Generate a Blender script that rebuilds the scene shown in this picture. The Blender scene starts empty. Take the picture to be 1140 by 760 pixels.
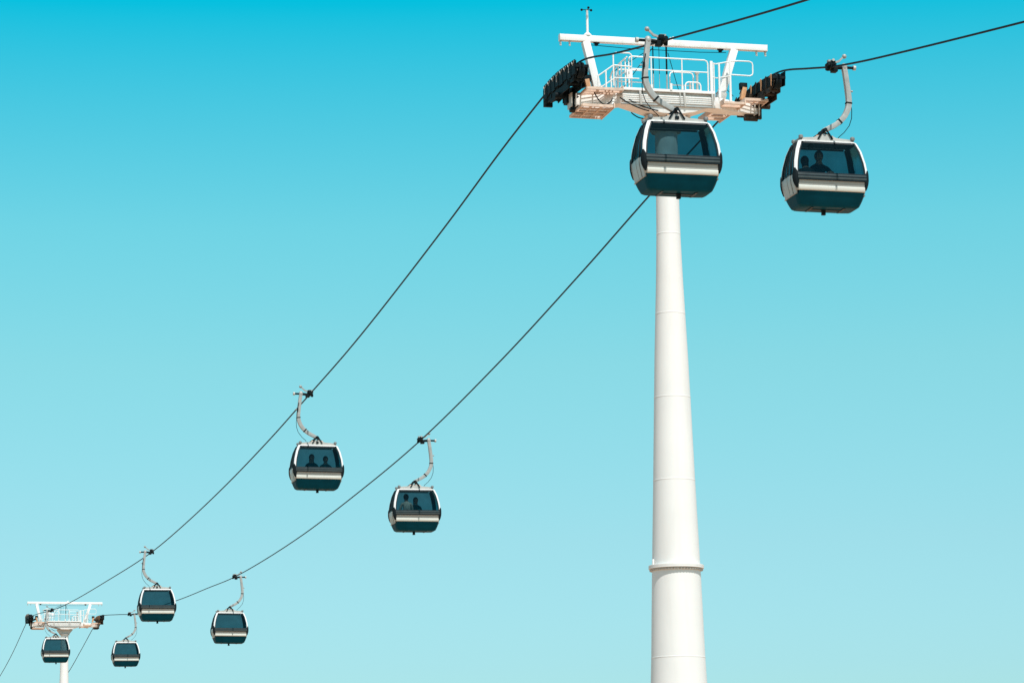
import bpy, bmesh, math, random
from mathutils import Vector, Matrix
R = math.radians
random.seed(7)
sc = bpy.context.scene
COL = sc.collection
PI = math.pi

# ------------------------------------------------------------------ frame of the ropeway
YAW = 0.24380113596742914                     # heading of the line
TX, TY = 4.184336470425296, 79.1558382236161  # foot of the near pylon
SPAN = 162.05
ZB = 23.81                                    # height of the pylon's top beam
RT = Vector((math.cos(YAW), math.sin(YAW), 0))
DR = Vector((-math.sin(YAW), math.cos(YAW), 0))
def world(x, y, z):
    return Vector((TX, TY, 0)) + RT*x + DR*y + Vector((0, 0, z))

# ------------------------------------------------------------------ materials
MATS = {}
def mat(name, col, rough=.5, metal=0., var=.06, scale=3., bump=0., dirt=None, spec=.5, coat=0.):
    m = bpy.data.materials.new(name); m.use_nodes = True
    nt = m.node_tree; b = nt.nodes['Principled BSDF']
    b.inputs['Roughness'].default_value = rough
    b.inputs['Metallic'].default_value = metal
    b.inputs['Specular IOR Level'].default_value = spec
    b.inputs['Coat Weight'].default_value = coat
    tc = nt.nodes.new('ShaderNodeTexCoord')
    n = nt.nodes.new('ShaderNodeTexNoise'); n.inputs['Scale'].default_value = scale
    n.inputs['Detail'].default_value = 6
    nt.links.new(tc.outputs['Object'], n.inputs['Vector'])
    r = nt.nodes.new('ShaderNodeValToRGB')
    r.color_ramp.elements[0].position = .3; r.color_ramp.elements[1].position = .7
    lo = [max(0, c*(1-var)) for c in col]; hi = [min(1, c*(1+var)) for c in col]
    r.color_ramp.elements[0].color = (*lo, 1); r.color_ramp.elements[1].color = (*hi, 1)
    nt.links.new(n.outputs['Fac'], r.inputs['Fac'])
    out = r.outputs['Color']
    if dirt:
        amount, dcol, stretch = dirt
        mp = nt.nodes.new('ShaderNodeMapping'); mp.inputs['Scale'].default_value = stretch
        nt.links.new(tc.outputs['Object'], mp.inputs['Vector'])
        n2 = nt.nodes.new('ShaderNodeTexNoise'); n2.inputs['Scale'].default_value = 1.; n2.inputs['Detail'].default_value = 8
        nt.links.new(mp.outputs[0], n2.inputs['Vector'])
        r2 = nt.nodes.new('ShaderNodeMapRange'); r2.inputs[1].default_value = .52; r2.inputs[2].default_value = .8
        r2.inputs[3].default_value = 0; r2.inputs[4].default_value = amount
        nt.links.new(n2.outputs['Fac'], r2.inputs[0])
        mx = nt.nodes.new('ShaderNodeMix'); mx.data_type = 'RGBA'
        nt.links.new(r2.outputs[0], mx.inputs[0]); nt.links.new(out, mx.inputs[6])
        mx.inputs[7].default_value = (*dcol, 1)
        out = mx.outputs[2]
    nt.links.new(out, b.inputs['Base Color'])
    mr = nt.nodes.new('ShaderNodeMapRange'); mr.inputs[3].default_value = max(.02, rough*.8); mr.inputs[4].default_value = min(1, rough*1.25)
    nt.links.new(n.outputs['Fac'], mr.inputs[0]); nt.links.new(mr.outputs[0], b.inputs['Roughness'])
    if bump:
        bn = nt.nodes.new('ShaderNodeBump'); bn.inputs['Strength'].default_value = bump; bn.inputs['Distance'].default_value = .01
        nt.links.new(n.outputs['Fac'], bn.inputs['Height']); nt.links.new(bn.outputs[0], b.inputs['Normal'])
    MATS[name] = m
    return m
WHITE = mat('white_paint', (.79, .77, .74), .42, var=.03, dirt=(.35, (.42, .33, .26), (5, 5, .8)))
SHAFT = mat('pylon_paint', (.745, .725, .695), .5, var=.02, scale=1.2, dirt=(.22, (.58, .52, .46), (4, 4, .35)))
GRATE = mat('grating_steel', (.62, .46, .36), .6, var=.15, scale=8, dirt=(.5, (.33, .20, .12), (7, 7, 7)))
GALV = mat('galvanised_steel', (.34, .345, .33), .5, metal=.15, var=.12, scale=9, dirt=(.4, (.15, .15, .15), (6, 6, 2)))
PALE = mat('pale_grey_steel', (.44, .425, .39), .5, var=.08, scale=7, dirt=(.4, (.30, .24, .2), (5, 5, 3)))
RUST = mat('ochre_bracket_steel', (.55, .28, .13), .55, var=.2, scale=10)
DARK = mat('black_steel', (.004, .010, .013), .6, var=.3, scale=9, dirt=(.3, (.035, .03, .022), (9, 9, 9)), spec=.10)
BROWN = mat('greasy_brown_steel', (.022, .017, .012), .55, var=.4, scale=10, dirt=(.55, (.12, .075, .04), (9, 9, 9)), spec=.25)
RUBBER = mat('black_rubber', (.003, .009, .012), .7, var=.2, scale=6, spec=.2)
ROLLER = mat('worn_roller_steel', (.16, .165, .16), .55, var=.3, scale=12)
ROPE = mat('steel_rope', (.003, .012, .018), .6, var=.3, scale=14, spec=.2)
STRIP = mat('pale_ledge_strip', (.62, .62, .56), .4, var=.03)  # cabin ledge, a paler tone than the apron panel above it
CREAM = mat('cream_cabin_paint', (.34, .345, .32), .4, var=.04, scale=2, coat=.3, dirt=(.25, (.42, .36, .30), (3, 3, 5)))
CABWHITE = mat('white_cabin_paint', (.76, .755, .73), .28, var=.02, coat=.3)
TEAL = mat('dark_teal_panel', (.001, .052, .078), .5, var=.12, scale=3, spec=.04)
TRIM = mat('black_trim', (.004, .012, .016), .45, var=.2, scale=5, spec=.25)
GLOSSTRIM = mat('smoked_bumper', (.05, .06, .06), .3, var=.2, scale=5, spec=.4)
LINER = mat('charcoal_lining', (.003, .010, .014), .7, var=.3, scale=5, spec=.2)
SKIN = mat('skin', (.50, .27, .18), .5, var=.05, scale=8)
HAIR = mat('dark_hair', (.012, .009, .008), .5, var=.3, scale=20)
SHOE = mat('shoe_leather', (.03, .02, .015), .5)

def glass(name, tint, gloss_rough=.03):
    m = bpy.data.materials.new(name); m.use_nodes = True
    nt = m.node_tree; nt.nodes.clear()
    o = nt.nodes.new('ShaderNodeOutputMaterial')
    tr = nt.nodes.new('ShaderNodeBsdfTransparent')
    gl = nt.nodes.new('ShaderNodeBsdfGlossy'); gl.inputs['Roughness'].default_value = gloss_rough
    gl.inputs['Color'].default_value = (.35, .85, .95, 1)
    df = nt.nodes.new('ShaderNodeBsdfDiffuse'); df.inputs['Color'].default_value = (.02, .10, .13, 1)
    fr = nt.nodes.new('ShaderNodeFresnel'); fr.inputs['IOR'].default_value = 1.32
    tc = nt.nodes.new('ShaderNodeTexCoord'); n = nt.nodes.new('ShaderNodeTexNoise'); n.inputs['Scale'].default_value = 2.5
    n.inputs['Detail'].default_value = 5
    nt.links.new(tc.outputs['Object'], n.inputs['Vector'])
    rp = nt.nodes.new('ShaderNodeValToRGB')
    rp.color_ramp.elements[0].position = .35; rp.color_ramp.elements[1].position = .7
    rp.color_ramp.elements[0].color = (*[c*.9 for c in tint], 1); rp.color_ramp.elements[1].color = (*[c*1.08 for c in tint], 1)
    nt.links.new(n.outputs['Fac'], rp.inputs['Fac']); nt.links.new(rp.outputs[0], tr.inputs['Color'])
    bn = nt.nodes.new('ShaderNodeBump'); bn.inputs['Strength'].default_value = .5; bn.inputs['Distance'].default_value = .03
    nt.links.new(n.outputs['Fac'], bn.inputs['Height']); nt.links.new(bn.outputs[0], gl.inputs['Normal'])
    m1 = nt.nodes.new('ShaderNodeMixShader'); m1.inputs[0].default_value = .02
    nt.links.new(tr.outputs[0], m1.inputs[1]); nt.links.new(df.outputs[0], m1.inputs[2])
    m2 = nt.nodes.new('ShaderNodeMixShader')
    nt.links.new(fr.outputs[0], m2.inputs[0]); nt.links.new(m1.outputs[0], m2.inputs[1]); nt.links.new(gl.outputs[0], m2.inputs[2])
    nt.links.new(m2.outputs[0], o.inputs[0])
    return m
GLASS = glass('tinted_window_glass', (.25, .365, .395))

# ------------------------------------------------------------------ mesh builder
class MB:
    def __init__(s): s.v = []; s.f = []; s.m = []
    def add(s, vs, fs, mi=0):
        b = len(s.v); s.v += [tuple(v) for v in vs]; s.f += [tuple(b+i for i in f) for f in fs]; s.m += [mi]*len(fs)
    def box(s, c, d, rot=None, mi=0):
        c = Vector(c); vs = []
        for x in (-.5, .5):
            for y in (-.5, .5):
                for z in (-.5, .5):
                    p = Vector((x*d[0], y*d[1], z*d[2]))
                    if rot: p = rot @ p
                    vs.append(c+p)
        s.add(vs, [(0,1,3,2),(4,6,7,5),(0,4,5,1),(2,3,7,6),(0,2,6,4),(1,5,7,3)], mi)
    def bar(s, a, b, w, h, up=(0,0,1), mi=0):
        a = Vector(a); b = Vector(b); d = (b-a).normalized(); u = Vector(up)
        if abs(d.dot(u)) > .98: u = Vector((0,1,0))
        sd = d.cross(u).normalized(); u = sd.cross(d).normalized(); vs = []
        for p in (a, b):
            for i, j in ((-1,-1),(1,-1),(1,1),(-1,1)): vs.append(p + sd*(i*w/2) + u*(j*h/2))
        s.add(vs, [(3,2,1,0),(4,5,6,7),(0,1,5,4),(1,2,6,5),(2,3,7,6),(3,0,4,7)], mi)
    def tube(s, pts, r, n=8, mi=0, cap=True):
        pts = [Vector(p) for p in pts]; N = len(pts)
        rs = r if isinstance(r, (list, tuple)) else [r]*N
        prev = None; vs = []
        for i, p in enumerate(pts):
            t = (pts[min(i+1, N-1)] - pts[max(i-1, 0)]).normalized()
            if prev is None:
                u = Vector((0,0,1)) if abs(t.z) < .9 else Vector((0,1,0))
            else: u = prev
            u = (u - t*u.dot(t)).normalized(); prev = u; w = t.cross(u)
            for k in range(n):
                a = 2*PI*k/n; vs.append(p + (u*math.cos(a) + w*math.sin(a))*rs[i])
        fs = []
        for i in range(N-1):
            for k in range(n):
                fs.append((i*n+k, i*n+(k+1)%n, (i+1)*n+(k+1)%n, (i+1)*n+k))
        if cap: fs += [tuple(range(n))[::-1], tuple(range((N-1)*n, N*n))]
        s.add(vs, fs, mi)
    def rectube(s, pts, ws, hs, side, mi=0):
        # swept rectangle: 'side' is the fixed width axis, height is across the path
        pts = [Vector(p) for p in pts]; N = len(pts); side = Vector(side).normalized(); vs = []
        for i, p in enumerate(pts):
            t = (pts[min(i+1, N-1)] - pts[max(i-1, 0)]).normalized(); u = side.cross(t).normalized()
            for a, b in ((-1,-1),(1,-1),(1,1),(-1,1)): vs.append(p + side*(a*ws[i]/2) + u*(b*hs[i]/2))
        fs = [(3,2,1,0), tuple(range((N-1)*4, N*4))]
        for i in range(N-1):
            for k in range(4): fs.append((i*4+k, i*4+(k+1)%4, (i+1)*4+(k+1)%4, (i+1)*4+k))
        s.add(vs, fs, mi)
    def ball(s, c, r, n=12, mi=0):
        c = Vector(c); rr = (r, r, r) if not isinstance(r, (list, tuple)) else r; vs = []; fs = []; m = n//2
        for i in range(m+1):
            th = PI*i/m
            for k in range(n):
                a = 2*PI*k/n
                vs.append(c + Vector((rr[0]*math.sin(th)*math.cos(a), rr[1]*math.sin(th)*math.sin(a), rr[2]*math.cos(th))))
        for i in range(m):
            for k in range(n):
                fs.append((i*n+k, (i+1)*n+k, (i+1)*n+(k+1)%n, i*n+(k+1)%n))
        s.add(vs, fs, mi)
    def build(s, name, mats, parent=None, smooth=35, bevel=0., fix=True):
        me = bpy.data.meshes.new(name); me.from_pydata(s.v, [], s.f)
        mats = mats if isinstance(mats, (list, tuple)) else [mats]
        for m in mats: me.materials.append(m)
        for p, i in zip(me.polygons, s.m): p.material_index = i
        bm = bmesh.new(); bm.from_mesh(me)
        bmesh.ops.remove_doubles(bm, verts=bm.verts, dist=1e-5)
        if fix: bmesh.ops.recalc_face_normals(bm, faces=bm.faces)
        if bevel:
            es = [e for e in bm.edges if len(e.link_faces) == 2 and e.calc_face_angle(0) > R(40)]
            bmesh.ops.bevel(bm, geom=es, offset=bevel, segments=2, affect='EDGES', profile=.6)
        for f in bm.faces: f.smooth = True
        for e in bm.edges:
            if len(e.link_faces) == 2 and e.calc_face_angle(0) > R(smooth): e.smooth = False
        bm.to_mesh(me); bm.free()
        o = bpy.data.objects.new(name, me); COL.objects.link(o)
        if parent: o.parent = parent
        return o
def lathe(mb, prof, n=48, mi=0, center=(0,0)):
    vs = []; fs = []; N = len(prof)
    for z, r in prof:
        for k in range(n):
            a = 2*PI*k/n; vs.append((center[0]+r*math.cos(a), center[1]+r*math.sin(a), z))
    for i in range(N-1):
        for k in range(n): fs.append((i*n+k, i*n+(k+1)%n, (i+1)*n+(k+1)%n, (i+1)*n+k))
    fs += [tuple(range(n))[::-1], tuple(range((N-1)*n, N*n))]
    mb.add(vs, fs, mi)
def empty(name, loc, rz=0, label=None, cat=None, group=None):
    o = bpy.data.objects.new(name, None); COL.objects.link(o); o.location = loc; o.rotation_euler = (0, 0, rz)
    o.empty_display_size = .5
    if label: o['label'] = label
    if cat: o['category'] = cat
    if group: o['group'] = group
    return o
def copy_tree(o, parent=None, skip=()):
    c = o.copy(); COL.objects.link(c); c.parent = parent
    for ch in [x for x in KIDS[o.name]]:
        if ch.name.split('.')[0] not in skip: copy_tree(ch, c, skip)
    return c
KIDS = {}
def index_kids():
    KIDS.clear()
    for o in bpy.data.objects: KIDS[o.name] = []
    for o in bpy.data.objects:
        if o.parent: KIDS[o.parent.name].append(o)

# ------------------------------------------------------------------ world, sun, camera
SUN_EL, SUN_AZ = 60., 160.        # azimuth clockwise from +Y: behind the camera, a little to the right
w = bpy.data.worlds.new("World"); sc.world = w; w.use_nodes = True
nt = w.node_tree; bg = nt.nodes['Background']; bg.inputs[1].default_value = .1
sky = nt.nodes.new('ShaderNodeTexSky'); sky.sky_type = 'NISHITA'; sky.sun_disc = False
sky.sun_elevation = R(SUN_EL); sky.sun_rotation = R(SUN_AZ)
tc = nt.nodes.new('ShaderNodeTexCoord'); sep = nt.nodes.new('ShaderNodeSeparateXYZ')
nt.links.new(tc.outputs['Generated'], sep.inputs[0])
asn = nt.nodes.new('ShaderNodeMath'); asn.operation = 'ARCSINE'; nt.links.new(sep.outputs[2], asn.inputs[0])
mr = nt.nodes.new('ShaderNodeMapRange'); mr.inputs[1].default_value = 0; mr.inputs[2].default_value = R(40)
nt.links.new(asn.outputs[0], mr.inputs[0])
ramp = nt.nodes.new('ShaderNodeValToRGB'); nt.links.new(mr.outputs[0], ramp.inputs[0])
TINT = [(0., (.84, 1.26, 1.42)), (4.02, (.845, 1.275, 1.385)), (6.37, (.895, 1.357, 1.32)), (9.74, (.845, 1.567, 1.33)),
        (12.26, (.65, 1.70, 1.42)), (14.8, (.27, 1.70, 1.49)), (16.5, (.003, 1.70, 1.55)), (20., (.003, 1.5, 1.5)), (30., (.7, 1., 1.05)), (40., (.95, 1., 1.))]
el = ramp.color_ramp.elements
while len(el) > 1: el.remove(el[-1])
for i, (e, c) in enumerate(TINT):
    x = el[0] if i == 0 else el.new(e/40)
    x.position = e/40; x.color = (c[0]/2/1.055, c[1]/2/1.02, c[2]/2/1.04, 1)
mul = nt.nodes.new('ShaderNodeMix'); mul.data_type = 'RGBA'; mul.blend_type = 'MULTIPLY'; mul.inputs[0].default_value = 1
nt.links.new(sky.outputs[0], mul.inputs[6]); nt.links.new(ramp.outputs[0], mul.inputs[7])
dbl = nt.nodes.new('ShaderNodeVectorMath'); dbl.operation = 'SCALE'; dbl.inputs['Scale'].default_value = 2
nt.links.new(mul.outputs[2], dbl.inputs[0]); nt.links.new(dbl.outputs[0], bg.inputs[0])

sl = bpy.data.lights.new('sun', 'SUN'); sl.energy = 4.8; sl.angle = R(.53); sl.color = (1., .985, .94)
so = bpy.data.objects.new('sun', sl); COL.objects.link(so)
sd = Vector((math.sin(R(SUN_AZ))*math.cos(R(SUN_EL)), math.cos(R(SUN_AZ))*math.cos(R(SUN_EL)), math.sin(R(SUN_EL))))
so.rotation_euler = sd.to_track_quat('Z', 'Y').to_euler(); so.location = sd*200

cam = bpy.data.cameras.new('camera'); co = bpy.data.objects.new('camera', cam); COL.objects.link(co)
cam.sensor_width = 36; cam.lens = 3398.637/1140*36; cam.clip_end = 6000; cam.clip_start = .1
co.location = (0, 0, 1.6)
PITCH, ROLL = 0.17695184212842457, -0.014125749164992877
co.rotation_euler = (Matrix.Rotation(PI/2 + PITCH, 3, 'X') @ Matrix.Rotation(ROLL, 3, 'Z')).to_euler()
sc.camera = co
vs_ = sc.view_settings; vs_.view_transform = 'Standard'; vs_.look = 'None'; vs_.exposure = .12; vs_.gamma = 1; vs_.use_curve_mapping = False
sc.cycles.max_bounces = 8; sc.cycles.transparent_max_bounces = 12; sc.cycles.use_denoising = True

# ------------------------------------------------------------------ ground (below the frame; it lights the undersides)
GROUND = mat('sandy_ground', (.47, .285, .175), .9, var=.25, scale=.15, bump=.3)
g = MB(); n = 12; S = 3000
vs = [(-S+2*S*i/n, -S+2*S*j/n, 0) for i in range(n+1) for j in range(n+1)]
g.add(vs, [(i*(n+1)+j, (i+1)*(n+1)+j, (i+1)*(n+1)+j+1, i*(n+1)+j+1) for i in range(n) for j in range(n)])
go = g.build('ground', GROUND); go['kind'] = 'structure'

# ------------------------------------------------------------------ haul ropes
HG = 2.7
def catmull(pts, k=8):
    out = []
    for i in range(len(pts)-1):
        p0 = pts[max(i-1, 0)]; p1 = pts[i]; p2 = pts[i+1]; p3 = pts[min(i+2, len(pts)-1)]
        for j in range(k):
            t = j/k
            # finite-difference tangents for uneven spacing
            h = p2[0]-p1[0]
            m1 = (p2[1]-p0[1])/(p2[0]-p0[0]); m2 = (p3[1]-p1[1])/(p3[0]-p1[0])
            a = (2*t**3-3*t**2+1)*p1[1] + (t**3-2*t**2+t)*h*m1 + (-2*t**3+3*t**2)*p2[1] + (t**3-t**2)*h*m2
            out.append((p1[0]+h*t, a))
    out.append(pts[-1]); return out
def train_z(y, side):          # rope height over the sheave train (relative to ZB)
    ys = -.2
    return -.88 - .0245*(y-1.0)**2 if y < 1.0 else -.88 - .032*(y-1.0)**2
LK = [(-130, -15.3), (-100, -13.9), (-70, -11.6), (-45, -8.7), (-30, -6.4), (-18.7, -4.42), (-8.69, -2.50), (-4.5, -1.66), (-1.9, -1.09), (-.6, -.945), (.8, -.875), (2.1, -.925),
      (7.23, -1.27), (14.3, -1.88), (24., -2.60), (31., -3.03), (38.9, -3.37), (48.5, -3.76), (61., -4.09), (76., -4.26), (88.7, -4.20),
      (108., -3.66), (129.6, -2.93), (144.3, -2.22), (153., -1.62), (160.2, -1.20), (162.5, -1.15), (164.5, -1.27), (177.7, -2.68), (190.6, -3.65), (240, -6.4), (300, -8.)]
RK = [(-130, -15.3), (-100, -13.9), (-70, -11.6), (-45, -8.7), (-30, -6.4), (-17.4, -4.2), (-8.9, -2.67), (-5.81, -2.06), (-3.8, -1.58), (-1.86, -1.12), (-.5, -.96), (.8, -.90), (2.2, -.955),
      (6.3, -1.29), (10.8, -1.67), (18.3, -2.42), (29.6, -3.42), (43.4, -4.33), (56.7, -4.78), (73., -5.06), (91.9, -4.93),
      (104., -4.49), (116., -4.02), (138.4, -2.90), (150., -1.95), (160.2, -1.12), (162.5, -1.08), (164.5, -1.25), (176., -2.58), (187., -3.7), (240, -6.9), (300, -8.5)]
def rope(x, knots, label):
    pts = [world(x, a, ZB+z) for a, z in catmull(knots)]
    m = MB(); m.tube(pts, .026, 8)
    o = m.build('haul_rope', ROPE); o['label'] = label; o['category'] = 'rope'; o['group'] = 'steel haul ropes of the cable car'
rope(-HG, LK, 'left dark steel rope carrying the largest cabin and leaving at the top edge')
rope(HG, RK, 'right dark steel rope passing behind the near white pylon and out at the right edge')
def zof(knots, a):
    c = catmull(knots)
    for (a0, z0), (a1, z1) in zip(c, c[1:]):
        if a0 <= a <= a1: return z0 + (z1-z0)*(a-a0)/(a1-a0)

# ------------------------------------------------------------------ pylon
def AP(xa, za, y):
    """a spot seen at lateral xa / height za (from the beam) in the pylon's own plane, but standing y behind it"""
    return (xa + .306*y, y, ZB + za + .285*y)
def make_pylon():
    T = empty('cable_car_pylon', world(0, 0, 0), YAW)
    # shaft
    prof = [(.42, .99), (2., .935), (7.39, .70), (9.55, .635), (9.75, .628), (12., .548), (14.19, .478), (15.4, .437), (16.42, .395), (17.4, .355), (18.57, .318), (19.7, .305), (21.30, .300), (21.34, .285)]
    m = MB(); lathe(m, prof, 64); m.build('shaft', SHAFT, T, smooth=40)
    def rad(z):
        for (z0, r0), (z1, r1) in zip(prof, prof[1:]):
            if z0 <= z <= z1: return r0+(r1-r0)*(z-z0)/(z1-z0)
    for z in (5.2, 7.39, 12., 14.19, 16.42, 18.57, 20.5):
        m = MB(); r = rad(z)
        lathe(m, [(z-.020, r+.001), (z-.010, r+.0045), (z+.008, r+.0045), (z+.018, r+.001)], 64)
        m.build('weld_seam', SHAFT, T)
    m = MB(); r = rad(9.72)
    lathe(m, [(9.690, r+.080), (9.694, r+.090), (9.732, r+.090), (9.736, r+.084), (9.740, r+.090), (9.780, r+.090), (9.786, r+.080)], 96)
    m.build('flange', SHAFT, T)
    m = MB()                                     # ring of bolt heads under the flange
    nb = 52; prof_b = [(9.640, .0), (9.642, 1.), (9.672, 1.), (9.674, .6), (9.689, .6)]
    n = nb*4; vs = []
    for z, f in prof_b:
        for k in range(n):
            a = 2*PI*k/n; rr_ = r+.006+(.062 if k % 4 in (0, 1) else .036)*f; vs.append((rr_*math.cos(a), rr_*math.sin(a), z))
    m.add(vs, [(i*n+k, i*n+(k+1) % n, (i+1)*n+(k+1) % n, (i+1)*n+k) for i in range(len(prof_b)-1) for k in range(n)])
    m.build('bolt_ring', PALE, T, smooth=20)
    m = MB(); m.box((-r-.02, -.1, 9.86), (.05, .05, .14)); m.build('lifting_lug', SHAFT, T, bevel=.008)
    m = MB(); m.box((0, 0, .2), (3.2, 3.2, .4)); m.build('foundation', mat('concrete', (.4, .38, .35), .9, var=.15) if 'concrete' not in MATS else MATS['concrete'], T, bevel=.03)
    # head bracket: gusset plates between shaft and girder
    m = MB()
    for y in (-.26, .26):
        m.add([(-.30, y-.015, 21.33), (.30, y-.015, 21.33), (.62, y-.015, 21.735), (-.62, y-.015, 21.735),
               (-.30, y+.015, 21.33), (.30, y+.015, 21.33), (.62, y+.015, 21.735), (-.62, y+.015, 21.735)],
              [(0,1,2,3), (7,6,5,4), (0,4,5,1), (1,5,6,2), (2,6,7,3), (3,7,4,0)])
    for s in (-1, 1): m.bar((s*.29, 0, 21.345), (s*.60, 0, 21.73), .5, .03, (0, 0, 1))
    lathe(m, [(21.34, .40), (21.37, .40)], 32)
    m.build('head_bracket', PALE, T)
    # haunched girder: a tapered box along the beam
    m = MB(); st = [(-2.62, -1.60, -1.86, -.13, .13), (-1.9, -1.57, -1.86, -.20, .18), (-1.42, -1.53, -1.84, -.40, .10), (-1.32, -1.60, -1.86, -.572, -.05), (-.60, -1.60, -2.02, -.572, .08), (-.25, -1.60, -2.08, -.572, .30),
                    (.25, -1.60, -2.08, -.572, .30), (.60, -1.60, -2.02, -.572, .08), (1.10, -1.60, -1.86, -.572, -.05), (1.35, -1.53, -1.84, -.40, .10), (1.9, -1.57, -1.86, -.20, .18), (2.55, -1.60, -1.86, -.13, .13)]
    vs = []
    for x, zt, zb, y0, y1 in st: vs += [(x, y0, ZB+zb), (x, y1, ZB+zb), (x, y1, ZB+zt), (x, y0, ZB+zt)]
    fs = [(3,2,1,0), tuple(range(len(vs)-4, len(vs)))]
    for i in range(len(st)-1):
        for k in range(4): fs.append((i*4+k, i*4+(k+1)%4, (i+1)*4+(k+1)%4, (i+1)*4+k))
    m.add(vs, fs); m.build('girder', WHITE, T, bevel=.012)
    for s, xe in ((-1, -2.62), (1, 2.55)):       # end tubes with flanges that carry the sheave trains
        m = MB(); m.box((xe+s*.02, 0, ZB-1.73), (.03, .42, .38)); m.box((xe-s*.10, 0, ZB-1.73), (.03, .40, .36))
        m.build('end_plate', PALE, T, bevel=.005)
        m = MB(); m.tube([(xe-s*.34, 0, ZB-1.64), (xe+s*.0, 0, ZB-1.64)], .15, 20); m.tube([(xe-s*.34, 0, ZB-1.95), (xe+s*.02, 0, ZB-1.95)], .09, 14)
        m.build('end_tube', BROWN, T)
    # top beam and raking posts
    m = MB(); m.bar((-2.89, 0, ZB), (2.88, 0, ZB), .17, .165); m.box((-2.895, 0, ZB), (.012, .19, .185)); m.box((2.885, 0, ZB), (.012, .19, .185))
    m.build('top_beam', WHITE, T, bevel=.008)
    for x in (-2.87, -2.62, 2.60, 2.85):
        m = MB(); m.box((x, 0, ZB-.12), (.025, .10, .10)); m.tube([(x, -.02, ZB-.15), (x, -.02, ZB-.22)], [.018, .028], 8)
        m.build('lifting_hook', PALE, T)
    for xt, xb, zb in ((-2.18, -1.84, -1.56), (1.96, 1.50, -1.56)):
        m = MB(); m.bar((xt, 0, ZB-.085), (xb, 0, ZB+zb), .20, .20, (0, 1, 0)); m.build('raking_post', WHITE, T, bevel=.008)
        m = MB(); m.box((xb+(xt-xb)*.17, 0, ZB-1.32), (.27, .25, .02), Matrix.Rotation((-1 if xt < 0 else 1)*.25, 3, 'Y'))
        m.box((xb+(xt-xb)*.12, -.02, ZB-1.40), (.24, .24, .16), Matrix.Rotation((-1 if xt < 0 else 1)*.25, 3, 'Y'))
        m.build('post_foot', PALE, T, bevel=.006)
    m = MB(); m.box((.18, -.02, ZB+.12), (.05, .05, .08)); m.box((.18+.06, -.02, ZB+.13), (.04, .03, .12), Matrix.Rotation(.4, 3, 'Y')); m.build('beam_lug', WHITE, T)
    # wire with its pulleys under the beam, hanging lines
    m = MB(); m.tube([(-2.03, 0, ZB-.16), (-1., 0, ZB-.20), (1., 0, ZB-.20), (1.74, 0, ZB-.17)], .009, 6)
    m.build('hoist_wire', DARK, T)
    for x in (-1.88, 1.58):
        m = MB(); m.tube([(x, -.03, ZB-.13), (x, .03, ZB-.13)], .05, 12); m.box((x, 0, ZB-.10), (.16, .05, .03)); m.build('pulley', DARK, T)
    for x, r, y in ((-.30, .016, .05), (-.13, .008, .05), (.075, .024, .05)):
        m = MB(); m.tube([(x, y, ZB-.09), (x, y, ZB-.85)], r, 8, 0); m.tube([(x, y, ZB-.85), (x, y, ZB-1.3)], r*.9, 8, 1); m.build('hanging_line', [DARK, GALV], T)
    for a, b in (((.12, .05, ZB-.25), (.50, .3, ZB-1.3)), ((-.32, .05, ZB-.15), (-1.10, .35, ZB-1.25)), ((-1.3, .3, ZB-.75), (-.42, .05, ZB-.2)), ((1.55, .1, ZB-.95), (1.95, .1, ZB-1.35))):
        m = MB(); m.tube([a, b], .009, 6); m.build('stay_wire', DARK, T)
    # weather mast
    wm = MB(); wm.tube([(-2.12, 0, ZB+.13), (-2.12, 0, ZB+.62), (-2.12, 0, ZB+.80)], [.034, .03, .022], 10)
    lathe(wm, [(ZB+.085, .11), (ZB+.115, .11), (ZB+.17, .05)], 16, center=(-2.12, 0)); wo = wm.build('weather_mast', WHITE, T)
    wm = MB(); wm.tube([(-2.26, 0, ZB+.80), (-1.98, 0, ZB+.81)], .010, 6); wm.tube([(-2.12, -.14, ZB+.80), (-2.12, .14, ZB+.80)], .01, 6)
    for a in range(3):
        an = a*2*PI/3+.5; wm.ball((-2.12+.15*math.cos(an), .15*math.sin(an), ZB+.82), .036, 8)
    wm.build('anemometer_cup', DARK, wo)
    # ---- work platform
    m = MB()
    m.bar((-1.42, -.60, ZB-1.475), (1.20, -.60, ZB-1.475), .05, .07, mi=0)       # bright edge
    m.bar((-1.40, .60, ZB-1.475), (1.20, .60, ZB-1.475), .05, .07)
    m.box((-.10, 0, ZB-1.47), (2.62, 1.16, .03))
    m.build('platform_deck', WHITE, T, bevel=.004)
    m = MB()
    m.bar((-1.38, -.53, ZB-1.555), (1.18, -.53, ZB-1.555), .04, .09)
    for x in (-1.42, 1.18): m.box((x, 0, ZB-1.56), (.06, 1.1, .14))
    m.build('deck_channel', PALE, T, bevel=.004)
    m = MB(); zt, zb = ZB-1.605, ZB-1.82
    m.box((-.10, -.585, (zt+zb)/2), (2.50, .02, zt-zb))
    for k in range(4): m.box((-.10, -.602, zb+.02+k*.055), (2.48, .022, .013))
    m.build('louvred_panel', WHITE, T)
    m = MB(); m.tube([(-1.40, -.60, ZB-1.88), (1.20, -.60, ZB-1.88)], .022, 10); m.build('conduit_pipe', GALV, T)
    for x in (-.88, .22, .34, 1.12):
        m = MB(); m.bar((x, -.625, ZB-1.52), (x+.02, -.625, ZB-1.90), .05 if x != .22 else .02, .03, (0, 1, 0)); m.build('panel_bracket', PALE, T, bevel=.003)
    # cable loops slung under the deck
    def sag(a, b, d, k=12):
        a = Vector(a); b = Vector(b); return [a.lerp(b, i/k) - Vector((0, 0, d*4*(i/k)*(1-i/k))) for i in range(k+1)]
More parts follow.
